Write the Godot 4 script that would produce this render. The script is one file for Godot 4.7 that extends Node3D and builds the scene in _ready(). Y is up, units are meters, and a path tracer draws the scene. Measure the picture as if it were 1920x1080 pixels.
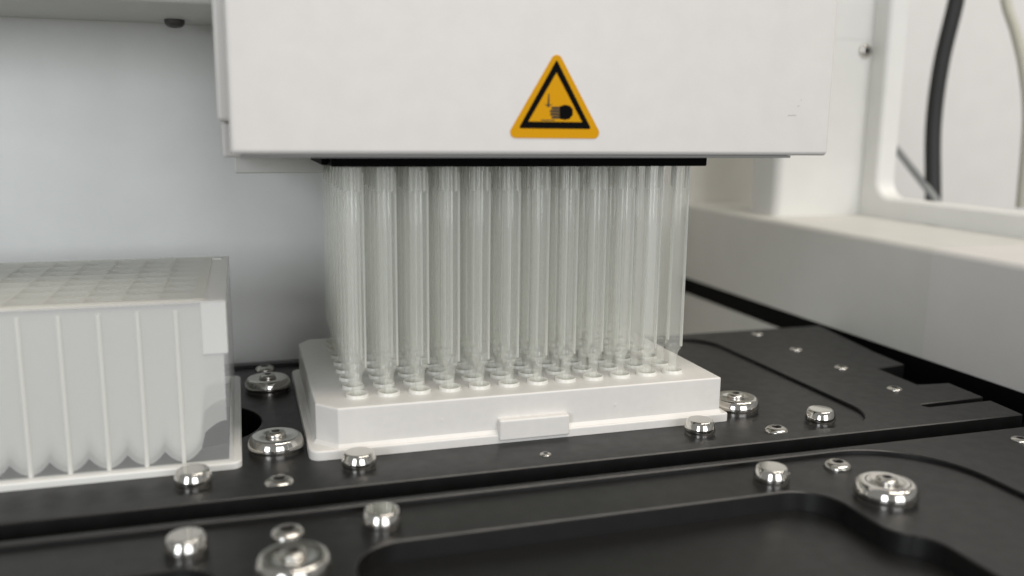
extends Node3D
# A pipetting head with a block of clear tips lowered into a white well plate, on the black deck of a lab machine.
# All shapes are written in millimetres and scaled by MM when a mesh is finished.

const MM := 0.001
var M := {}
var taken := {}


# ---------------------------------------------------------------- mesh helpers
class Shape:
	var v := PackedVector3Array()
	var n := PackedVector3Array()

	func tri(a: Vector3, b: Vector3, c: Vector3, na: Vector3, nb: Vector3, nc: Vector3) -> void:
		var f := (b - a).cross(c - a)
		if f.length_squared() < 1e-14:
			return
		if f.dot(na + nb + nc) > 0.0:   # front faces run clockwise
			v.append_array([a, c, b]); n.append_array([na, nc, nb])
		else:
			v.append_array([a, b, c]); n.append_array([na, nb, nc])

	func quad(a: Vector3, b: Vector3, c: Vector3, d: Vector3, na: Vector3, nb: Vector3, nc: Vector3, nd: Vector3) -> void:
		tri(a, b, c, na, nb, nc)
		tri(a, c, d, na, nc, nd)

	func flat(a: Vector3, b: Vector3, c: Vector3, d: Vector3, nn: Vector3) -> void:
		quad(a, b, c, d, nn, nn, nn, nn)

	func mesh() -> ArrayMesh:
		var arrays := []
		arrays.resize(Mesh.ARRAY_MAX)
		var s := PackedVector3Array()
		s.resize(v.size())
		for i in v.size():
			s[i] = v[i] * 0.001
		arrays[Mesh.ARRAY_VERTEX] = s
		arrays[Mesh.ARRAY_NORMAL] = n
		var m := ArrayMesh.new()
		m.add_surface_from_arrays(Mesh.PRIMITIVE_TRIANGLES, arrays)
		return m


func rounded_box(s: Shape, lo: Vector3, hi: Vector3, r := 0.5, steps := 3) -> Shape:
	r = minf(r, minf(hi.x - lo.x, minf(hi.y - lo.y, hi.z - lo.z)) * 0.49)
	var inner_lo := lo + Vector3.ONE * r
	var inner_hi := hi - Vector3.ONE * r
	for axis in 3:
		var u := (axis + 1) % 3
		var w := (axis + 2) % 3
		var us := _marks(lo[u], hi[u], r, steps)
		var ws := _marks(lo[w], hi[w], r, steps)
		for side in [lo[axis], hi[axis]]:
			for i in us.size() - 1:
				for j in ws.size() - 1:
					var p := []
					var q := []
					for k in [[i, j], [i + 1, j], [i + 1, j + 1], [i, j + 1]]:
						var a := Vector3.ZERO
						a[axis] = side; a[u] = us[k[0]]; a[w] = ws[k[1]]
						var c := a.clamp(inner_lo, inner_hi)
						var d := (a - c).normalized()
						p.append(c + d * r); q.append(d)
					s.quad(p[0], p[1], p[2], p[3], q[0], q[1], q[2], q[3])
	return s


func _marks(lo: float, hi: float, r: float, steps: int) -> Array:
	var out := []
	for k in steps + 1:
		out.append(lo + r * (1.0 - tan(PI / 4 * (1.0 - float(k) / steps))))
	for k in steps + 1:
		out.append(hi - r + r * tan(PI / 4 * float(k) / steps))
	return out


# a profile of (radius, height) turned about a vertical axis; corners sharper than 40 degrees stay sharp
func lathe(s: Shape, profile: Array, seg := 24, at := Vector3.ZERO, phase := 0.0) -> Shape:
	var normals := []
	for i in profile.size() - 1:
		var d: Vector2 = profile[i + 1] - profile[i]
		normals.append(Vector2(d.y, -d.x).normalized())
	for i in profile.size() - 1:
		var n0: Vector2 = normals[i]
		var n1: Vector2 = normals[i]
		if i > 0 and normals[i - 1].dot(n0) > 0.76:
			n0 = (n0 + normals[i - 1]).normalized()
		if i + 1 < normals.size() and normals[i + 1].dot(normals[i]) > 0.76:
			n1 = (n1 + normals[i + 1]).normalized()
		var a: Vector2 = profile[i]
		var b: Vector2 = profile[i + 1]
		for k in seg:
			var t0 := TAU * k / seg + phase
			var t1 := TAU * (k + 1) / seg + phase
			var e0 := Vector3(cos(t0), 0, sin(t0))
			var e1 := Vector3(cos(t1), 0, sin(t1))
			if seg <= 6:
				var em := (e0 + e1).normalized()
				s.flat(at + e0 * a.x + Vector3.UP * a.y, at + e1 * a.x + Vector3.UP * a.y, at + e1 * b.x + Vector3.UP * b.y, at + e0 * b.x + Vector3.UP * b.y, em * n0.x + Vector3.UP * n0.y)
				continue
			s.quad(at + e0 * a.x + Vector3.UP * a.y, at + e1 * a.x + Vector3.UP * a.y, at + e1 * b.x + Vector3.UP * b.y, at + e0 * b.x + Vector3.UP * b.y,
				e0 * n0.x + Vector3.UP * n0.y, e1 * n0.x + Vector3.UP * n0.y, e1 * n1.x + Vector3.UP * n1.y, e0 * n1.x + Vector3.UP * n1.y)
	return s


func tube(s: Shape, path: Array, r: float, seg := 14) -> Shape:
	var curve := Curve3D.new()
	for i in path.size():
		var t: Vector3 = (path[mini(i + 1, path.size() - 1)] - path[maxi(i - 1, 0)]) / 6.0
		curve.add_point(path[i], -t, t)
	curve.bake_interval = 4.0
	var pts := curve.get_baked_points()
	var ring_p := []
	var ring_n := []
	var side := Vector3.RIGHT
	for i in pts.size():
		var d := (pts[mini(i + 1, pts.size() - 1)] - pts[maxi(i - 1, 0)]).normalized()
		side = (side - d * side.dot(d)).normalized()
		var up := d.cross(side)
		var p := []
		var q := []
		for k in seg:
			var e := side * cos(TAU * k / seg) + up * sin(TAU * k / seg)
			p.append(pts[i] + e * r); q.append(e)
		ring_p.append(p); ring_n.append(q)
	for i in pts.size() - 1:
		for k in seg:
			var l := (k + 1) % seg
			s.quad(ring_p[i][k], ring_p[i][l], ring_p[i + 1][l], ring_p[i + 1][k], ring_n[i][k], ring_n[i][l], ring_n[i + 1][l], ring_n[i + 1][k])
	return s


# corners (x, y, radius) joined into one outline with rounded corners
func outline(corners: Array, steps := 8) -> PackedVector2Array:
	var out := PackedVector2Array()
	for i in corners.size():
		var c := Vector2(corners[i].x, corners[i].y)
		var r: float = corners[i].z
		if r <= 0.0:
			out.append(c)
			continue
		var before: Vector3 = corners[i - 1]
		var after: Vector3 = corners[(i + 1) % corners.size()]
		var a := (Vector2(before.x, before.y) - c).normalized()
		var b := (Vector2(after.x, after.y) - c).normalized()
		var half := acos(clampf(a.dot(b), -1.0, 1.0)) / 2.0
		var reach := r / tan(half)
		var mid := c + (a + b).normalized() * (r / sin(half))
		var from := (c + a * reach - mid).angle()
		var turn := wrapf((c + b * reach - mid).angle() - from, -PI, PI)
		for k in steps + 1:
			out.append(mid + Vector2.from_angle(from + turn * k / steps) * r)
	return out


func grown(poly: PackedVector2Array, by: float) -> PackedVector2Array:
	var out := PackedVector2Array()
	var way := -1.0 if Geometry2D.is_polygon_clockwise(poly) else 1.0
	for i in poly.size():
		var a := (poly[i] - poly[i - 1]).normalized()
		var b := (poly[(i + 1) % poly.size()] - poly[i]).normalized()
		var na := Vector2(a.y, -a.x) * way
		var nb := Vector2(b.y, -b.x) * way
		var m := (na + nb).normalized()
		out.append(poly[i] + m * by / maxf(m.dot(na), 0.4))
	return out


# a flat sheet with holes: cut into strips through the middle of each hole, then triangulated; put(Vector2, height) places it
func sheet(s: Shape, outer: PackedVector2Array, holes: Array, h: float, normal: Vector3, put: int) -> void:
	var lo := INF
	var hi := -INF
	for p in outer:
		lo = minf(lo, p.x); hi = maxf(hi, p.x)
	var cuts := [lo - 1.0, hi + 1.0]
	for hole in holes:
		var a := INF
		var b := -INF
		for p in hole:
			a = minf(a, p.x); b = maxf(b, p.x)
		cuts.append(clampf((a + b) / 2.0, lo + 0.01, hi - 0.01))
	cuts.sort()
	for i in cuts.size() - 1:
		if cuts[i + 1] - cuts[i] < 1e-4:
			continue
		var slab := PackedVector2Array([Vector2(cuts[i], -9999), Vector2(cuts[i + 1], -9999), Vector2(cuts[i + 1], 9999), Vector2(cuts[i], 9999)])
		var pieces := Geometry2D.intersect_polygons(outer, slab)
		for hole in holes:
			var next: Array[PackedVector2Array] = []
			for piece in pieces:
				next.append_array(Geometry2D.clip_polygons(piece, hole))
			pieces = next
		for piece in pieces:
			var t := Geometry2D.triangulate_polygon(piece)
			for k in range(0, t.size(), 3):
				s.tri(place(put, piece[t[k]], h), place(put, piece[t[k + 1]], h), place(put, piece[t[k + 2]], h), normal, normal, normal)


# a band between two outlines with the same number of points; way +1 faces outward, -1 faces into a hole
func band(s: Shape, p0: PackedVector2Array, h0: float, p1: PackedVector2Array, h1: float, way: float, put: int) -> void:
	var turn := (-1.0 if Geometry2D.is_polygon_clockwise(p0) else 1.0) * way
	var base: Vector3 = place(put, Vector2.ZERO, 0.0)
	var count := p0.size()
	var side := []
	for i in count:
		var j := (i + 1) % count
		var d := (p0[j] - p0[i]).normalized()
		side.append(Vector2(d.y, -d.x) * turn)
	for i in count:
		var j := (i + 1) % count
		var out: Vector2 = side[i]
		var over := (p1[i] - p0[i]).dot(out)
		var rise := h1 - h0
		# normal of the slanted band: outward and along the height
		var lean := Vector2(absf(rise), -over * signf(rise) if absf(rise) > 1e-6 else 0.0).normalized()
		var n_here := out
		var na: Vector2 = out
		var nb: Vector2 = out
		if side[i - 1].dot(out) > 0.8:
			na = (side[i - 1] + out).normalized()
		if side[j].dot(out) > 0.8:
			nb = (side[j] + out).normalized()
		var fa: Vector3 = (place(put, na * lean.x, lean.y) - base).normalized()
		var fb: Vector3 = (place(put, nb * lean.x, lean.y) - base).normalized()
		s.quad(place(put, p0[i], h0), place(put, p0[j], h0), place(put, p1[j], h1), place(put, p1[i], h1), fa, fb, fb, fa)


const FLAT := 0      # lies level: the outline is (x, z)
const SIDEWAYS := 1  # an upright wall that looks towards -x: the outline is (z, y)
const FACING := 2    # an upright face that looks towards +z: the outline is (x, y)


func place(put: int, p: Vector2, h: float) -> Vector3:
	if put == SIDEWAYS:
		return Vector3(-h, p.y, p.x)
	if put == FACING:
		return Vector3(p.x, p.y, h)
	return Vector3(p.x, h, p.y)


# a solid block over an outline, with softened top edges
func block(s: Shape, poly: PackedVector2Array, h0: float, h1: float, bevel := 0.4, put := FLAT, up := Vector3.UP, holes := []) -> Shape:
	band(s, poly, h0, poly, h1 - bevel, 1.0, put)
	var last := poly
	for k in 3:
		var t := PI / 2 * (k + 1) / 3.0
		var next := grown(poly, -bevel * (1.0 - cos(t)))
		band(s, last, h1 - bevel + bevel * sin(PI / 2 * k / 3.0), next, h1 - bevel + bevel * sin(t), 1.0, put)
		last = next
	sheet(s, last, holes, h1, up, put)
	return s


# the wall of an opening or recess with a small chamfer at its rim; the sheet above it must use grown(poly, chamfer) as its hole
func well_wall(s: Shape, poly: PackedVector2Array, top: float, bottom: float, chamfer: float, put := FLAT) -> void:
	band(s, grown(poly, chamfer), top, poly, top - chamfer, -1.0, put)
	band(s, poly, top - chamfer, poly, bottom, -1.0, put)


func disc_outline(at: Vector2, r: float, seg := 32) -> PackedVector2Array:
	var out := PackedVector2Array()
	for k in seg:
		out.append(at + Vector2.from_angle(TAU * k / seg) * r)
	return out


func rect(x0: float, y0: float, x1: float, y1: float, r := 0.0) -> PackedVector2Array:
	return outline([Vector3(x0, y0, r), Vector3(x1, y0, r), Vector3(x1, y1, r), Vector3(x0, y1, r)])


# ---------------------------------------------------------------- node helpers
func numbered(called: String) -> String:
	var k: int = taken.get(called, 0)
	taken[called] = k + 1
	return called if k == 0 else "%s_%03d" % [called, k]


func part(called: String, shape: Variant, m: Material, parent: Node3D) -> MeshInstance3D:
	var o := MeshInstance3D.new()
	var name_ := called
	var k := 0
	while parent.has_node(NodePath(name_)):
		k += 1
		name_ = "%s_%03d" % [called, k]
	o.name = name_
	o.mesh = shape.mesh() if shape is Shape else shape
	o.material_override = m
	o.cast_shadow = GeometryInstance3D.SHADOW_CASTING_SETTING_ON
	parent.add_child(o, true)
	return o


func thing(called: String, label: String, category: String, at := Vector3.ZERO, group := "") -> Node3D:
	var o := Node3D.new()
	o.name = numbered(called)
	o.position = at * MM
	add_child(o, true)
	tag(o, label, category, group)
	return o


func tag(o: Node3D, label: String, category: String, group := "") -> Node3D:
	o.set_meta("label", label)
	o.set_meta("category", category)
	if group:
		o.set_meta("group", group)
	return o


func single(called: String, shape: Variant, m: Material, label: String, category: String, group := "") -> MeshInstance3D:
	var o := part(numbered(called), shape, m, self)
	tag(o, label, category, group)
	return o


func structure(called: String, shape: Variant, m: Material, label := "") -> MeshInstance3D:
	var o := part(numbered(called), shape, m, self)
	o.set_meta("kind", "structure")
	if label:
		o.set_meta("label", label)
	return o


# ---------------------------------------------------------------- materials
func noise(freq: float, seed_: int, low: float, high: float, size := 512, octaves := 4) -> NoiseTexture2D:
	var f := FastNoiseLite.new()
	f.seed = seed_
	f.frequency = freq
	f.fractal_octaves = octaves
	var ramp := Gradient.new()
	ramp.offsets = PackedFloat32Array([0.15, 0.85])
	ramp.colors = PackedColorArray([Color(low, low, low), Color(high, high, high)])
	var t := NoiseTexture2D.new()
	t.width = size
	t.height = size
	t.seamless = true
	t.noise = f
	t.color_ramp = ramp
	return t


func make(called: String, linear: Color, rough: float, metal := 0.0) -> StandardMaterial3D:
	var m := StandardMaterial3D.new()
	m.resource_name = called
	m.albedo_color = linear.linear_to_srgb()
	m.roughness = rough
	m.metallic = metal
	M[called] = m
	return m


func worn(m: StandardMaterial3D, tone: Texture2D, rough: Texture2D, per_metre: float) -> void:
	m.uv1_triplanar = true
	m.uv1_world_triplanar = true
	m.uv1_scale = Vector3.ONE * per_metre
	if tone:
		m.albedo_texture = tone
	if rough:
		m.roughness_texture = rough
		m.roughness_texture_channel = BaseMaterial3D.TEXTURE_CHANNEL_RED


func materials() -> void:
	var soft := noise(0.012, 3, 0.985, 1.0)
	var grain := noise(0.06, 5, 0.88, 1.0)
	var smudge := noise(0.014, 8, 0.86, 1.0)
	worn(make("enamel", Color(0.72, 0.695, 0.665), 0.42), soft, grain, 14.0)
	worn(make("cabinet", Color(0.82, 0.82, 0.79), 0.5), soft, grain, 6.0)
	worn(make("back_panel", Color(0.80, 0.812, 0.79), 0.5), soft, grain, 6.0)
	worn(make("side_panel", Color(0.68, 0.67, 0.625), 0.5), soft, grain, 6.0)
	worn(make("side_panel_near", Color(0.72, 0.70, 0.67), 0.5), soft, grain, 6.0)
	worn(make("paint_grey", Color(0.6, 0.6, 0.57), 0.5), soft, grain, 10.0)
	worn(make("room", Color(0.80, 0.79, 0.775), 0.9), soft, null, 3.0)
	var anodized := make("anodized", Color(0.0055, 0.0053, 0.0052), 0.44)
	worn(anodized, noise(0.03, 11, 0.92, 1.0), smudge, 22.0)
	anodized.metallic_specular = 0.53
	worn(make("black_plastic", Color(0.004, 0.004, 0.004), 0.6), null, grain, 20.0)
	M.black_plastic.metallic_specular = 0.15
	make("underside_shade", Color(0.22, 0.22, 0.21), 0.6)  # grey that carries the shade under the head housing
	var chrome := make("chrome", Color(0.66, 0.64, 0.60), 0.10, 1.0)
	worn(chrome, null, noise(0.05, 15, 0.55, 1.0), 90.0)
	make("screw_steel", Color(0.58, 0.56, 0.52), 0.25, 1.0)
	make("socket_dark", Color(0.10, 0.095, 0.09), 0.45, 0.7)
	var white := make("plate_white", Color(0.80, 0.78, 0.745), 0.38)
	worn(white, soft, grain, 40.0)
	white.backlight_enabled = true
	white.backlight = Color(0.25, 0.25, 0.24)
	var well := make("well_cream", Color(0.86, 0.85, 0.79), 0.25)
	well.backlight_enabled = true
	well.backlight = Color(0.45, 0.45, 0.42)
	var tip := make("tip_clear", Color(0.96, 0.965, 0.875), 0.09)
	tip.albedo_color.a = 0.17
	tip.transparency = BaseMaterial3D.TRANSPARENCY_ALPHA
	tip.cull_mode = BaseMaterial3D.CULL_DISABLED
	tip.backlight_enabled = true
	tip.backlight = Color(0.16, 0.16, 0.155)
	var bright_strip := make("tip_bright_strip", Color(0.96, 0.965, 0.93), 0.3)  # pale material for the strip that stands in for a bright edge
	bright_strip.albedo_color.a = 0.75
	bright_strip.transparency = BaseMaterial3D.TRANSPARENCY_ALPHA
	bright_strip.cull_mode = BaseMaterial3D.CULL_DISABLED
	bright_strip.backlight_enabled = true
	bright_strip.backlight = Color(0.9, 0.9, 0.88)
	var frost := make("frosted", Color(0.80, 0.81, 0.80), 0.4)
	frost.albedo_color.a = 0.26
	frost.transparency = BaseMaterial3D.TRANSPARENCY_ALPHA
	frost.cull_mode = BaseMaterial3D.CULL_DISABLED
	frost.backlight_enabled = true
	frost.backlight = Color(0.2, 0.2, 0.2)
	var film := make("film", Color(0.88, 0.88, 0.80), 0.4)
	film.albedo_color.a = 0.52
	film.transparency = BaseMaterial3D.TRANSPARENCY_ALPHA
	film.cull_mode = BaseMaterial3D.CULL_DISABLED
	film.backlight_enabled = true
	film.backlight = Color(0.4, 0.4, 0.38)
	var fade_veil := make("fade_veil", Color(0.90, 0.90, 0.86), 0.45)  # see-through layer material, stacked to imitate a fade to dark
	fade_veil.albedo_color.a = 0.42
	fade_veil.transparency = BaseMaterial3D.TRANSPARENCY_ALPHA
	fade_veil.cull_mode = BaseMaterial3D.CULL_DISABLED
	fade_veil.backlight_enabled = true
	fade_veil.backlight = Color(0.2, 0.2, 0.19)
	var milk := make("milky", Color(0.78, 0.78, 0.75), 0.45)
	milk.backlight_enabled = true
	milk.backlight = Color(0.1, 0.1, 0.097)
	make("sign_yellow", Color(0.66, 0.315, 0.0), 0.55).metallic_specular = 0.25
	make("sign_black", Color(0.004, 0.004, 0.004), 0.7).metallic_specular = 0.15
	make("sign_brown", Color(0.045, 0.026, 0.004), 0.6)
	make("scuff", Color(0.50, 0.49, 0.48), 0.7)
	make("cable_black", Color(0.02, 0.02, 0.02), 0.5)
	make("cable_grey", Color(0.30, 0.31, 0.31), 0.5)
	make("cable_beige", Color(0.44, 0.43, 0.36), 0.5)
	var lamp := make("lamp_glow", Color(0.9, 0.9, 0.9), 0.6)
	lamp.emission_enabled = true
	lamp.emission = Color(1.0, 0.97, 0.92)
	lamp.emission_energy_multiplier = 1.0


# ---------------------------------------------------------------- the scene
func _ready() -> void:
	camera_and_light()
	materials()
	deck()
	cabinet()
	head()
	tips()
	well_plate()
	deep_well_plate()
	fittings()


func camera_and_light() -> void:
	var cam := Camera3D.new()
	cam.name = "camera"
	cam.position = Vector3(-78.805, 89.630, 273.766) * MM
	cam.rotation = Vector3(-0.181077, -0.300024, 0.011198)
	cam.near = 0.05
	cam.far = 20.0
	var lens := CameraAttributesPhysical.new()
	lens.frustum_focal_length = 12.0 / tan(deg_to_rad(36.2552 / 2.0))
	lens.frustum_focus_distance = 0.27
	lens.frustum_near = 0.05
	lens.frustum_far = 20.0
	lens.exposure_aperture = 9.0
	cam.attributes = lens
	add_child(cam)
	cam.current = true

	var env := Environment.new()
	env.background_mode = Environment.BG_COLOR
	env.background_color = Color(0.28, 0.28, 0.272).linear_to_srgb()
	env.tonemap_mode = Environment.TONE_MAPPER_LINEAR
	env.tonemap_exposure = 1.0
	env.sdfgi_enabled = true
	env.ssao_enabled = true
	env.ssil_enabled = true
	var world := WorldEnvironment.new()
	world.name = "world"
	world.environment = env
	add_child(world)

	area_light("unseen_ceiling_light", Vector3(0.45, 1.75, 0.85), Vector3(-PI / 2, 0, 0), Vector2(1.2, 0.35), 1.8, Color(1.0, 0.965, 0.92))  # unseen lamp overhead, placed to light level surfaces and the head
	area_light("unseen_ceiling_light", Vector3(1.5, 1.75, 0.5), Vector3(-PI / 2, 0, 0), Vector2(1.2, 0.35), 1.75, Color(1.0, 0.965, 0.92))  # also out of view; brightens the corner post and rail ledge
	area_light("unseen_window_light", Vector3(-1.25, 0.5, 1.5), Vector3(0, -0.69, 0), Vector2(0.6, 0.9), 1.25, Color(0.96, 0.98, 1.0))  # out of view at left, placed to brighten the rail side and back wall
	area_light("unseen_window_light", Vector3(0.15, 0.5, 2.0), Vector3(0, 0, 0), Vector2(0.5, 0.95), 0.68, Color(0.98, 0.985, 1.0))  # unseen pair in front, placed for streaks on the chrome and light on the head
	area_light("unseen_window_light", Vector3(0.75, 0.5, 2.0), Vector3(0, 0, 0), Vector2(0.5, 0.95), 0.68, Color(0.98, 0.985, 1.0))


func area_light(called: String, at: Vector3, turn: Vector3, size: Vector2, energy: float, tint: Color) -> void:
	var light := AreaLight3D.new()
	light.name = called
	light.area_size = size
	light.light_energy = energy
	light.light_color = tint
	light.shadow_enabled = true
	light.area_range = 8.0
	light.area_attenuation = 2.0
	light.position = at
	light.rotation = turn
	add_child(light, true)


func deck() -> void:
	var far_left := -330.0
	# back module: a raised border round a shallow rounded recess
	var border := PackedVector2Array([Vector2(far_left, -62.5), Vector2(173.6, -62.5), Vector2(165.2, -14.6), Vector2(163.4, 4.4), Vector2(149.2, 6.6), Vector2(148.2, 28.4), Vector2(160.9, 29.6), Vector2(159.5, 46.4), Vector2(133.2, 47.2), Vector2(132.0, 48.9), Vector2(133.2, 50.6), Vector2(158.9, 50.2), Vector2(157.0, 64.8), Vector2(far_left, 64.8)])
	var recess := outline([Vector3(far_left + 8, -57.5, 14), Vector3(110, -57.5, 17), Vector3(110, 59.5, 17), Vector3(far_left + 8, 59.5, 14)], 10)
	var s := Shape.new()
	var rim := grown(border, -0.3)
	sheet(s, rim, [grown(recess, 0.3)], 1.2, Vector3.UP, FLAT)
	band(s, rim, 1.2, border, 0.9, 1.0, FLAT)
	band(s, border, 0.9, border, -9.0, 1.0, FLAT)
	well_wall(s, recess, 1.2, 0.0, 0.3)
	var hole := disc_outline(Vector2(-95.5, 4.0), 20.0, 48)
	sheet(s, recess, [grown(hole, 0.25)], 0.0, Vector3.UP, FLAT)
	well_wall(s, hole, 0.0, -9.0, 0.25)
	structure("deck", s, M.anodized, "black anodised deck module with raised border under the two plates")

	# front module: the same border and recess, with a deep pocket in each position
	s = Shape.new()
	border = PackedVector2Array([Vector2(far_left, 74.3), Vector2(156.5, 74.3), Vector2(146.0, 215.0), Vector2(far_left, 215.0)])
	recess = outline([Vector3(far_left + 8, 76.6, 14), Vector3(104.6, 76.6, 26), Vector3(104.6, 205, 20), Vector3(far_left + 8, 205, 14)], 14)
	rim = grown(border, -0.3)
	sheet(s, rim, [grown(recess, 0.3)], 1.2, Vector3.UP, FLAT)
	band(s, rim, 1.2, border, 0.9, 1.0, FLAT)
	band(s, border, 0.9, border, -9.0, 1.0, FLAT)
	well_wall(s, recess, 1.2, 0.0, 0.3)
	var pockets := []
	for cx in [-145.0, 0.0]:
		pockets.append(outline([Vector3(cx - 59.2, 94.6, 11), Vector3(cx + 59.2, 94.6, 11), Vector3(cx + 59.2, 121, 9), Vector3(cx + 66.6, 126, 9), Vector3(cx + 66.6, 196, 8),
			Vector3(cx - 66.6, 196, 8), Vector3(cx - 66.6, 126, 9), Vector3(cx - 59.2, 121, 9)], 10))
	var rims := []
	for p in pockets:
		rims.append(grown(p, 0.35))
		well_wall(s, p, 0.0, -4.9, 0.35)
		sheet(s, p, [], -4.9, Vector3.UP, FLAT)
	sheet(s, recess, rims, 0.0, Vector3.UP, FLAT)
	structure("deck", s, M.anodized, "black anodised front deck module with deep rounded pockets")

	structure("dark_gap_base", rounded_box(Shape.new(), Vector3(far_left, -14, -62), Vector3(178, -9.3, 215), 0.5), M.black_plastic)  # black base put below so the gaps between modules look dark


func cabinet() -> void:
	# back wall of the cabinet
	structure("back_wall", rounded_box(Shape.new(), Vector3(-420, -90, -90), Vector3(100, 300, -80), 1.0), M.back_panel)
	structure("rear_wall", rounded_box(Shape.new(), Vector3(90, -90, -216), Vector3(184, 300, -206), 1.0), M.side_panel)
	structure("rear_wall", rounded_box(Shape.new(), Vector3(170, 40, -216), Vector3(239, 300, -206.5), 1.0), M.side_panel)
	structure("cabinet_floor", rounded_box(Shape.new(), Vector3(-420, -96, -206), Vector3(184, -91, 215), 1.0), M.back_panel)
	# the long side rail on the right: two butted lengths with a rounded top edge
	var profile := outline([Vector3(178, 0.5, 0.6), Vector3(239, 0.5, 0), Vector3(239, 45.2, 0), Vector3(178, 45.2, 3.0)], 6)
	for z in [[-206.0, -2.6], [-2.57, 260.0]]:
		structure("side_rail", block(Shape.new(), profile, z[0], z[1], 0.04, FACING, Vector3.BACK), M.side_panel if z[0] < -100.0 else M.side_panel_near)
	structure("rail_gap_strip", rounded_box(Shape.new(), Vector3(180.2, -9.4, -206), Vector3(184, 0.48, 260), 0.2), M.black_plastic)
	structure("rail_gap_strip", rounded_box(Shape.new(), Vector3(178.3, -60, -61.5), Vector3(180.1, 0.47, 230), 0.2), M.black_plastic)  # black liner added to keep the gap beside the deck dark
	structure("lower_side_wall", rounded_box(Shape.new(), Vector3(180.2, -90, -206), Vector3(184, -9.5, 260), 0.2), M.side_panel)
	# upright post between the rail and the window wall
	var post := outline([Vector3(187, -150, 5), Vector3(239, -150, 0), Vector3(239, -124, 0), Vector3(187, -124, 5)], 8)
	structure("corner_post", block(Shape.new(), post, 45.0, 136.0, 0.15), M.cabinet)
	structure("corner_post", block(Shape.new(), post, 136.05, 260.0, 0.15), M.cabinet)
	# window wall with its rounded opening
	var s := Shape.new()
	var outer := rect(-150, 45.3, 320, 240)
	var opening := outline([Vector3(-112, 55.6, 10), Vector3(300, 55.6, 10), Vector3(300, 225, 10), Vector3(-112, 225, 10)], 10)
	sheet(s, outer, [grown(opening, 1.2)], -239.2, Vector3.LEFT, SIDEWAYS)
	sheet(s, outer, [grown(opening, 1.2)], -251.2, Vector3.RIGHT, SIDEWAYS)
	band(s, grown(opening, 1.2), -239.2, opening, -240.4, -1.0, SIDEWAYS)
	band(s, opening, -240.4, opening, -250.0, -1.0, SIDEWAYS)
	band(s, opening, -250.0, grown(opening, 1.2), -251.2, -1.0, SIDEWAYS)
	band(s, outer, -251.2, outer, -239.2, 1.0, SIDEWAYS)
	structure("window_wall", s, M.cabinet)
	structure("room_wall", rounded_box(Shape.new(), Vector3(252, -100, -610), Vector3(1900, 900, -600), 1.0), M.room)
	# overhead gantry beam at the upper left
	var g := thing("gantry_beam", "grey overhead beam running along the back wall behind the white head", "beam")
	part("beam", rounded_box(Shape.new(), Vector3(-320, 125, -79.8), Vector3(76, 150, -18), 1.5), M.paint_grey, g)
	part("unseen_shade_box", rounded_box(Shape.new(), Vector3(-320, 150.2, -79.8), Vector3(-88, 215, 50), 1.5), M.paint_grey, g)  # out of view, placed to darken the upper back wall

	var path := [Vector3(322, 185, -157), Vector3(322, 164, -158.5), Vector3(320, 129, -163), Vector3(320, 92, -164.5), Vector3(320, 49, -159), Vector3(320, 30, -157)]
	single("power_cable", tube(Shape.new(), path, 4.6), M.cable_black, "thick black cable hanging behind the rounded window opening", "cable")
	path = [Vector3(312, 92, -206), Vector3(314, 80, -189), Vector3(315, 66, -172), Vector3(315, 51, -153), Vector3(315, 40, -142)]
	single("data_cable", tube(Shape.new(), path, 2.1), M.cable_grey, "thin grey cable slanting across the foot of the black cable", "cable")
	path = [Vector3(322, 180, -126), Vector3(320, 160, -121), Vector3(320, 142, -112), Vector3(320, 122, -104), Vector3(320, 95, -98), Vector3(320, 50, -96)]
	single("beige_cable", tube(Shape.new(), path, 2.6), M.cable_beige, "beige cable hanging at the right edge of the window opening", "cable")


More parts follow.
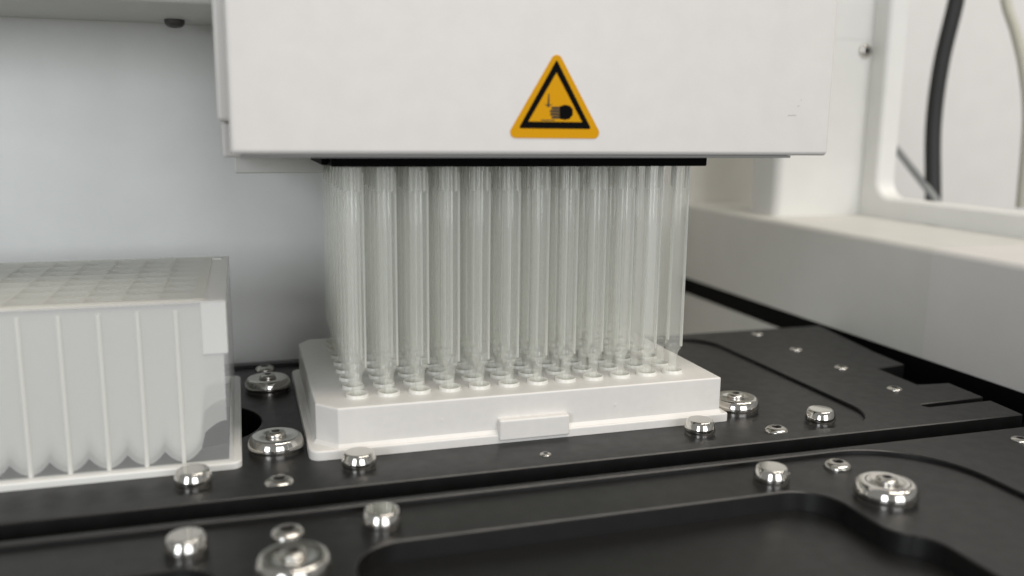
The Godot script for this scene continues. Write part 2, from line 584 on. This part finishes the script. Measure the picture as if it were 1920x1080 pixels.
func head() -> void:
	var t := thing("pipetting_head", "white pipetting head with a yellow hand warning sign, lowered over the clear tips", "machine head")
	part("front_housing", rounded_box(Shape.new(), Vector3(-80.6, 82.6, 36), Vector3(81.8, 195, 58), 1.2, 4), M.enamel, t)
	part("rear_housing", rounded_box(Shape.new(), Vector3(-83.6, 90.2, -58), Vector3(83.6, 195, 35.8), 1.2), M.enamel, t)
	part("rear_skirt", rounded_box(Shape.new(), Vector3(-82.7, 81.0, -58), Vector3(82.7, 90.0, 30), 0.8), M.enamel, t)
	part("under_bracket", rounded_box(Shape.new(), Vector3(-80.1, 74.9, -30), Vector3(-53.5, 80.9, -6), 0.6), M.paint_grey, t)
	part("bottom_lip", rounded_box(Shape.new(), Vector3(-78.3, 81.9, 37), Vector3(70.0, 82.55, 57.2), 0.15), M.underside_shade, t)
	part("adapter_plate", rounded_box(Shape.new(), Vector3(-55.6, 78.7, -37), Vector3(55.6, 81.85, 36.2), 0.5), M.black_plastic, t)
	part("plate_bracket", rounded_box(Shape.new(), Vector3(-57.6, 78.9, -20), Vector3(-55.9, 81.8, 30), 0.4), M.black_plastic, t)

	# warning sign: a yellow triangle with rounded corners, a black triangular frame and a crushed hand
	var z := 58.0
	var sign_shape := Shape.new()
	block(sign_shape, outline([Vector3(-0.9, 109.1, 1.5), Vector3(12.35, 86.85, 1.5), Vector3(-14.15, 86.85, 1.5)], 8), z, z + 0.14, 0.04, FACING, Vector3.BACK)
	var sticker := part("warning_sign", sign_shape, M.sign_yellow, t)
	sticker.set_meta("label", "yellow triangular warning sticker with a black hand")
	var inner := PackedVector2Array([Vector2(-0.95, 103.3), Vector2(6.35, 91.05), Vector2(-8.25, 91.05)])
	var frame := Shape.new()
	var edge := outline([Vector3(-0.95, 106.5, 0.3), Vector3(8.95, 89.3, 0.4), Vector3(-10.85, 89.3, 0.4)], 4)
	sheet(frame, edge, [inner], z + 0.17, Vector3.BACK, FACING)
	band(frame, edge, z + 0.14, edge, z + 0.17, 1.0, FACING)
	part("black_frame", frame, M.sign_black, sticker)
	var palm := Shape.new()
	block(palm, PackedVector2Array([Vector2(0.10, 94.92), Vector2(1.44, 95.37), Vector2(2.79, 95.15), Vector2(3.68, 94.36), Vector2(3.74, 92.85), Vector2(2.90, 91.84), Vector2(1.56, 91.53), Vector2(0.10, 91.79)]), z + 0.14, z + 0.17, 0.01, FACING, Vector3.BACK)
	part("hand", palm, M.sign_black, sticker)
	for f in 4:
		var y := 94.5 - f * 0.78
		var finger := Shape.new()
		block(finger, outline([Vector3(0.08, y + 0.36, 0), Vector3(-2.7 + absf(f - 1.4) * 0.4, y + 0.34, 0.26), Vector3(-2.7 + absf(f - 1.4) * 0.4, y - 0.34, 0.26), Vector3(0.08, y - 0.36, 0)], 4), z + 0.14, z + 0.17, 0.01, FACING, Vector3.BACK)
		part("finger", finger, M.sign_brown, sticker)
	for p in [[Vector2(-3.25, 95.2), Vector2(-2.65, 95.2), Vector2(-2.75, 98.0), Vector2(-3.05, 98.0)], [Vector2(-4.1, 95.6), Vector2(-2.95, 94.6), Vector2(-1.8, 95.5), Vector2(-2.95, 95.15)]]:
		var arrow := Shape.new()
		block(arrow, PackedVector2Array(p), z + 0.14, z + 0.17, 0.01, FACING, Vector3.BACK)
		part("arrow", arrow, M.sign_brown, sticker)
	var line := Shape.new()
	block(line, PackedVector2Array([Vector2(-4.9, 91.3), Vector2(-1.2, 91.3), Vector2(-1.2, 91.55), Vector2(-4.9, 91.55)]), z + 0.14, z + 0.17, 0.01, FACING, Vector3.BACK)
	part("base_line", line, M.sign_brown, sticker)
	for m in [[67.6, 93.4, 70.4, 93.75], [70.4, 96.0, 71.2, 96.3], [71.5, 97.6, 71.8, 98.2]]:
		var mark := Shape.new()
		block(mark, PackedVector2Array([Vector2(m[0], m[1]), Vector2(m[2] - 0.1, m[1] + 0.12), Vector2(m[2], m[3] + 0.1), Vector2(m[0] + 0.15, m[3])]), z, z + 0.03, 0.01, FACING, Vector3.BACK)
		part("scuff_mark", mark, M.scuff, t)


const ORDINAL := ["first", "second", "third", "fourth", "fifth", "sixth", "seventh", "eighth", "ninth", "tenth", "eleventh", "twelfth"]


func tips() -> void:
	var profile := [Vector2(0.6, 11.3), Vector2(1.05, 12.0), Vector2(1.3, 16.0), Vector2(1.5, 20.0), Vector2(1.7, 20.6), Vector2(2.4, 21.8), Vector2(2.55, 22.8), Vector2(2.58, 40.0), Vector2(2.6, 71.0), Vector2(2.68, 71.6), Vector2(2.7, 78.6)]
	var body := lathe(Shape.new(), profile, 32).mesh()
	# long strip: a refracted bright edge painted as a solid; short fins round the collar
	var bright_strip := Shape.new()
	rounded_box(bright_strip, Vector3(2.25, 22.2, -0.6), Vector3(2.85, 77.0, 0.6), 0.25, 2)
	var edge_highlight := bright_strip.mesh()
	var fin := rounded_box(Shape.new(), Vector3(2.4, 71.8, -0.25), Vector3(2.85, 78.4, 0.25), 0.12, 2).mesh()
	for row in 8:
		for col in 12:
			var where := "frontmost row" if row == 0 else "rear row" if row == 7 else "%s row from the front" % ORDINAL[row]
			var which := "leftmost" if col == 0 else "rightmost" if col == 11 else "%s from left" % ORDINAL[col]
			var o := single("pipette_tip", body, M.tip_clear, "clear pipette tip under the head, %s in the %s" % [which, where], "pipette tip", "clear pipette tips hanging under the head")
			o.position = Vector3(-49.5 + 9 * col, 0, 31.5 - 9 * row) * MM
			part("edge_highlight", edge_highlight, M.tip_bright_strip, o).rotation.y = -0.12
			for k in 4:
				part("collar_fin", fin, M.tip_bright_strip, o).rotation.y = PI * 0.16 + k * PI / 2


func plate_top(s: Shape, poly: PackedVector2Array, h: float, r: float, cx := 0.0) -> void:
	sheet(s, poly, [PackedVector2Array([Vector2(cx - 54, -36), Vector2(cx + 54, -36), Vector2(cx + 54, 36), Vector2(cx - 54, 36)])], h, Vector3.UP, FLAT)
	for row in 8:
		for col in 12:
			var c := Vector2(cx - 49.5 + 9 * col, 31.5 - 9 * row)
			for k in 24:
				var p := []
				for a in [TAU * k / 24, TAU * (k + 1) / 24]:
					var e := Vector2.from_angle(a)
					p.append(place(FLAT, c + e * r, h))
					p.append(place(FLAT, c + e * 4.5 / maxf(absf(e.x), absf(e.y)), h))
				s.flat(p[0], p[1], p[3], p[2], Vector3.UP)


func well_plate() -> void:
	var t := thing("well_plate", "white shallow well plate with raised well rims, the clear tips standing in it", "well plate")
	var body := outline([Vector3(-61.5, -35.2, 0.4), Vector3(-57.5, -41.2, 0.4), Vector3(61.5, -41.2, 0.5), Vector3(61.5, 41.2, 0.5), Vector3(-56.0, 41.2, 0.4), Vector3(-61.5, 35.2, 0.4)], 4)
	var s := Shape.new()
	band(s, body, 0.2, body, 13.4, 1.0, FLAT)
	var last := body
	for k in 3:
		var a := PI / 2 * (k + 1) / 3.0
		var next := grown(body, -0.5 * (1.0 - cos(a)))
		band(s, last, 13.4 + 0.5 * sin(PI / 2 * k / 3.0), next, 13.4 + 0.5 * sin(a), 1.0, FLAT)
		last = next
	plate_top(s, last, 13.9, 3.15)
	part("body", s, M.plate_white, t)
	var skirt := outline([Vector3(-63.88, -42.74, 3.2), Vector3(63.88, -42.74, 3.2), Vector3(63.88, 42.74, 1.2), Vector3(-63.88, 42.74, 3.2)], 6)
	part("skirt", block(Shape.new(), skirt, 0.05, 2.7, 0.5), M.plate_white, t)
	# a sloping fillet joins the wall to the flange
	s = Shape.new()
	band(s, grown(body, 0.9), 2.65, grown(body, 0.02), 3.7, 1.0, FLAT)
	part("flange_fillet", s, M.plate_white, t)
	part("grip_tab", rounded_box(Shape.new(), Vector3(-10.8, 0.9, 40.5), Vector3(10.6, 7.1, 43.6), 0.6), M.plate_white, t)
	for x in [-27.0, 26.0]:
		var dot := Shape.new()
		block(dot, disc_outline(Vector2(x, 8.0), 0.5, 14), 41.18, 41.3, 0.04, FACING, Vector3.BACK)
		part("moulding_mark", dot, M.plate_white, t)
	var w := lathe(Shape.new(), [Vector2(3.3, 13.85), Vector2(3.24, 14.75), Vector2(3.14, 14.9), Vector2(2.95, 14.9), Vector2(2.84, 14.75), Vector2(2.7, 12.0), Vector2(2.4, 10.9), Vector2(1.5, 10.4), Vector2(0.01, 10.3)], 24).mesh()
	for row in 8:
		for col in 12:
			var o := part("well", w, M.well_cream, t)
			o.position = Vector3(-49.5 + 9 * col, 0, 31.5 - 9 * row) * MM


func deep_well_plate() -> void:
	var cx := -145.3
	var t := thing("deep_well_plate", "tall frosted deep well plate with ribbed front at the left", "well plate")
	var x0 := cx - 61.9
	var x1 := cx + 61.9
	var body := rect(x0, -40.8, x1, 40.8, 1.0)
	var s := Shape.new()
	band(s, body, 1.8, body, 45.0, 1.0, FLAT)
	part("outer_wall", s, M.frosted, t)
	s = Shape.new()
	sheet(s, grown(body, -0.3), [PackedVector2Array([Vector2(cx - 53.6, -35.6), Vector2(cx + 53.6, -35.6), Vector2(cx + 53.6, 35.6), Vector2(cx - 53.6, 35.6)])], 45.0, Vector3.UP, FLAT)
	for k in 11:
		var x := cx - 45.0 + 9 * k
		s.flat(Vector3(x - 0.35, 45.02, -35.6), Vector3(x + 0.35, 45.02, -35.6), Vector3(x + 0.35, 45.02, 35.6), Vector3(x - 0.35, 45.02, 35.6), Vector3.UP)
	for k in 7:
		for col in 12:
			var x := cx - 49.5 + 9 * col
			var z := 27.0 - 9 * k
			s.flat(Vector3(x - 4.1, 45, z - 0.4), Vector3(x + 4.1, 45, z - 0.4), Vector3(x + 4.1, 45, z + 0.4), Vector3(x - 4.1, 45, z + 0.4), Vector3.UP)
	band(s, body, 44.8, grown(body, -0.3), 45.0, 1.0, FLAT)
	part("top_deck", s, M.plate_white, t)
	var skirt := rect(cx - 63.9, -42.7, cx + 63.9, 42.7, 2.5)
	var skirt_ring := Shape.new()
	band(skirt_ring, skirt, 0.05, skirt, 1.5, 1.0, FLAT)
	band(skirt_ring, skirt, 1.5, grown(skirt, -0.3), 1.9, 1.0, FLAT)
	sheet(skirt_ring, grown(skirt, -0.3), [grown(body, -1.2)], 1.9, Vector3.UP, FLAT)
	band(skirt_ring, grown(body, -1.2), 1.9, grown(body, -1.2), 0.05, -1.0, FLAT)
	part("skirt", skirt_ring, M.milky, t)
	part("sealing_film", block(Shape.new(), rect(cx - 58.5, -38.2, cx + 56.5, 38.6, 1.5), 45.05, 45.3, 0.05), M.film, t)
	part("corner_block", rounded_box(Shape.new(), Vector3(x1 - 6.4, 31.0, 34.0), Vector3(x1 - 0.15, 44.9, 40.65), 0.3), M.milky, t)
	var notch := Shape.new()
	block(notch, rect(x1 - 5.6, -37.5, x1 - 2.2, -33.5, 0.5), 45.0, 45.25, 0.1)
	part("corner_mark", notch, M.milky, t)
	var rib := rounded_box(Shape.new(), Vector3(-0.5, 2.0, 36.0), Vector3(0.5, 43.0, 40.55), 0.15, 2).mesh()
	var side_rib := rounded_box(Shape.new(), Vector3(x1 - 8.2, 2.0, -0.45), Vector3(x1 - 0.15, 30.0, 0.45), 0.15, 2).mesh()
	# each well: a square shaft with a rounded bottom, open at the top
	var shape := Shape.new()
	for wall in [[4.15, 3.4], [4.46, 2.2]]:
		var rings := []
		for level in [[45.0, 1.0], [16.0, 0.995], [12.5, 0.96], [9.5, 0.88], [7.0, 0.74], [5.2, 0.52], [4.4, 0.22]]:
			var y: float = maxf(level[0] + wall[1] - 4.0, wall[1]) if level[0] < 40.0 else 45.0
			var ring := []
			var soft: float = remap(level[1], 1.0, 0.5, 0.25, 1.9)
			var w_: float = wall[0] * level[1]
			for p in outline([Vector3(-w_, -w_, w_ * minf(soft, 1.9) / 4.0), Vector3(w_, -w_, w_ * minf(soft, 1.9) / 4.0), Vector3(w_, w_, w_ * minf(soft, 1.9) / 4.0), Vector3(-w_, w_, w_ * minf(soft, 1.9) / 4.0)], 3):
				ring.append(Vector3(p.x, y, p.y))
			rings.append(ring)
		for r_ in rings.size() - 1:
			for k in rings[r_].size():
				var l: int = (k + 1) % rings[r_].size()
				var drop: float = 0.0 if r_ == 0 else -2.5 * pow(float(r_) / (rings.size() - 1), 1.3)
				var na := (Vector3(rings[r_][k].x, 0, rings[r_][k].z).normalized() + Vector3.UP * drop).normalized()
				var nb := (Vector3(rings[r_][l].x, 0, rings[r_][l].z).normalized() + Vector3.UP * drop).normalized()
				if r_ == 0:
					na = (rings[0][l] - rings[0][k]).cross(Vector3.UP).normalized()
					na = na if na.dot(rings[0][k]) > 0 else -na
					nb = na
				shape.quad(rings[r_][k], rings[r_][l], rings[r_ + 1][l], rings[r_ + 1][k], na, nb, nb, na)
		var low: Array = rings[-1]
		for k in range(1, low.size() - 1):
			shape.tri(low[0], low[k], low[k + 1], Vector3.DOWN, Vector3.DOWN, Vector3.DOWN)
	var w := shape.mesh()
	for row in 8:
		for col in 12:
			var o := part("well", w, M.milky, t)
			o.position = Vector3(cx - 49.5 + 9 * col, 0, 31.5 - 9 * row) * MM
	# layers added to imitate a soft dark fade, scalloped towards the foot
	for layer in 5:
		var edge := PackedVector2Array([Vector2(x1 - 1.2, 44.6), Vector2(x0 + 1.2, 44.6), Vector2(x0 + 1.2, 12.0)])
		for k in 12 * 8 + 1:
			var u := float(k) / 8.0
			var mid := absf(u - floorf(u) - 0.5) * 2.0   # 0 at a rib, 1 half way to the next
			edge.append(Vector2(cx - 54.0 + 9.0 * u, 2.6 + 1.35 * layer + 5.2 * mid * mid * (0.6 + 0.2 * layer)))
		for k in 6:
			edge.append(Vector2(cx + 54.0 + 6.6 * (k + 1) / 6.0, 9.0 + 5.6 * layer + 4.0 * sin(PI / 2 * (k + 1) / 6.0)))
		var sheet_ := Shape.new()
		sheet(sheet_, edge, [], 40.3 - 0.28 * layer, Vector3.BACK, FACING)
		part("front_fade_layer", sheet_, M.fade_veil, t)
	for col in 12:
		var o := part("rib", rib, M.well_cream, t)
		o.position = Vector3(cx - 49.5 + 9 * col, 0, 0) * MM


func button_head(r: float, h: float, socket := 0.36) -> Array:
	var outer := [Vector2(r, 0.0), Vector2(r, h * 0.18)]
	for k in 7:
		var a := PI / 2 * (k + 1) / 8.0
		outer.append(Vector2(r * socket * 1.12 + (r * (1.0 - socket * 1.12)) * cos(a), h * 0.18 + h * 0.82 * sin(a)))
	outer.append(Vector2(r * socket * 1.1, h))
	var inside := [Vector2(r * socket * 1.1, h), Vector2(r * socket, h * 0.93), Vector2(r * socket, h * 0.35), Vector2(0.01, h * 0.3)]
	return [outer, inside]


func fittings() -> void:
	# low chrome discs, one in each corner of a plate position
	var profile := [Vector2(7.0, 0.0), Vector2(7.0, 0.5), Vector2(7.45, 0.72), Vector2(7.66, 1.1), Vector2(7.7, 1.7), Vector2(7.58, 2.4), Vector2(7.28, 3.25), Vector2(6.95, 3.9), Vector2(6.65, 4.2), Vector2(6.3, 4.33), Vector2(6.05, 4.35), Vector2(3.3, 4.35), Vector2(3.05, 4.2), Vector2(0.01, 4.2)]
	var disc_body := lathe(Shape.new(), profile, 56).mesh()
	var bh := button_head(2.7, 1.3, 0.4)
	var disc_screw := lathe(Shape.new(), bh[0], 28).mesh()
	var disc_socket := lathe(Shape.new(), bh[1], 6).mesh()
	var discs := [
		[-72.5, -29.0, "flat chrome guide disc at the back, between the frosted plate and the white plate"],
		[-72.2, 30.6, "flat chrome guide disc beside the front left corner of the white plate"],
		[72.3, 32.6, "flat chrome guide disc peeping out behind the right end of the white plate"],
		[71.3, 104.6, "flat chrome guide disc beside the notched right corner of the deep pocket"],
		[-71.7, 103.6, "large flat chrome guide disc cut by the bottom edge of the photo"],
	]
	for d in discs:
		var t := thing("guide_disc", d[2], "disc", Vector3(d[0], 0, d[1]), "chrome guide discs on the black deck")
		part("body", disc_body, M.chrome, t)
		var sc := part("screw", disc_screw, M.screw_steel, t)
		sc.position.y = 4.18 * MM
		part("socket", disc_socket, M.socket_dark, sc)

	# chrome locating pins
	var pin := [Vector2(4.25, 0.0), Vector2(4.25, 0.4), Vector2(4.55, 0.6), Vector2(4.65, 0.95), Vector2(4.67, 1.55), Vector2(4.58, 2.1), Vector2(4.36, 2.8), Vector2(4.08, 3.5), Vector2(3.86, 3.92), Vector2(3.66, 4.11), Vector2(3.4, 4.17), Vector2(3.2, 4.18), Vector2(0.01, 4.18)]
	var pin_mesh := lathe(Shape.new(), pin, 48).mesh()
	var pins := [
		[-93.2, 50.2, "chrome locating pin touching the front edge of the frosted plate"],
		[-51.5, 49.2, "chrome locating pin at the left of the white plate's front edge"],
		[50.1, 49.6, "chrome locating pin at the right of the white plate's front edge"],
		[91.6, 50.5, "chrome locating pin standing alone inside the rounded right recess corner"],
		[49.6, 88.0, "chrome locating pin in front of the gap, beside the deep pocket's right end"],
		[-51.2, 86.2, "chrome locating pin in front of the gap, above the deep pocket's left end"],
		[-92.9, 88.0, "chrome locating pin nearest the lower left corner of the photo"],
	]
	for d in pins:
		var o := single("locating_pin", pin_mesh, M.chrome, d[2], "pin", "chrome locating pins on the black deck")
		o.position = Vector3(d[0], 0, d[1]) * MM

	# button head screws
	bh = button_head(3.7, 1.9, 0.38)
	var head_mesh := lathe(Shape.new(), bh[0], 32).mesh()
	var socket_mesh := lathe(Shape.new(), bh[1], 6).mesh()
	var screws := [
		[-72.5, 0.0, 56.2, 1.0, "round head steel screw in front of the guide disc between the plates"],
		[-72.0, 0.0, 85.5, 1.0, "round head steel screw just behind the large disc at the bottom edge"],
		[72.6, 0.0, 55.6, 0.95, "round head steel screw between the two right pins behind the gap"],
		[72.4, 0.0, 84.6, 0.97, "round head steel screw between the front right pin and the notched corner disc"],
		[-72.9, 0.0, -53.4, 0.95, "round head steel screw at the back edge behind the rear disc"],
	]
	for d in screws:
		var t := thing("deck_screw", d[4], "screw", Vector3(d[0], d[1], d[2]), "round head screws on the deck")
		var h := part("screw_head", head_mesh, M.screw_steel, t)
		h.scale = Vector3.ONE * d[3]
		part("socket", socket_mesh, M.socket_dark, h)
	# small low screws
	bh = button_head(2.6, 0.8, 0.4)
	head_mesh = lathe(Shape.new(), bh[0], 28).mesh()
	socket_mesh = lathe(Shape.new(), bh[1], 6).mesh()
	var small := [
		[135.6, 1.2, -54.1, 1.0, "small steel screw on the right border, farthest of the row of four"],
		[135.8, 1.2, -25.9, 1.0, "small steel screw on the right border, second from the back of four"],
		[135.9, 1.2, 2.6, 1.0, "small steel screw on the right border, third from the back of four"],
		[136.1, 1.2, 31.1, 1.0, "small steel screw on the right border, nearest of the row of four"],
		[136.0, 1.2, 83.6, 1.0, "small steel screw on the front border at the right edge of the photo"],
		[-0.7, 0.0, 54.6, 0.62, "tiny steel screw in front of the white plate's grip tab"],
	]
	for d in small:
		var t := thing("border_screw", d[4], "screw", Vector3(d[0], d[1], d[2]), "small screws on the deck border")
		var h := part("screw_head", head_mesh, M.screw_steel, t)
		h.scale = Vector3.ONE * d[3]
		part("socket", socket_mesh, M.socket_dark, h)
	# a screw under the beam and one on the corner post
	bh = button_head(3.4, 2.6, 0.4)
	var t1 := thing("beam_screw", "dark round screw head under the grey overhead beam", "screw", Vector3(-98.1, 125.0, -64.5))
	t1.rotation.x = PI
	part("screw_head", lathe(Shape.new(), bh[0], 28), M.socket_dark, t1)
	part("socket", lathe(Shape.new(), bh[1], 6), M.black_plastic, t1)
	bh = button_head(3.6, 1.6, 0.45)
	var t2 := thing("post_screw", "grey screw head on the white corner post beside the window", "screw", Vector3(235.0, 135.0 - 4.5, -124.0))
	t2.rotation.x = PI / 2
	part("screw_head", lathe(Shape.new(), bh[0], 28), M.screw_steel, t2)
	part("socket", lathe(Shape.new(), bh[1], 6), M.socket_dark, t2)
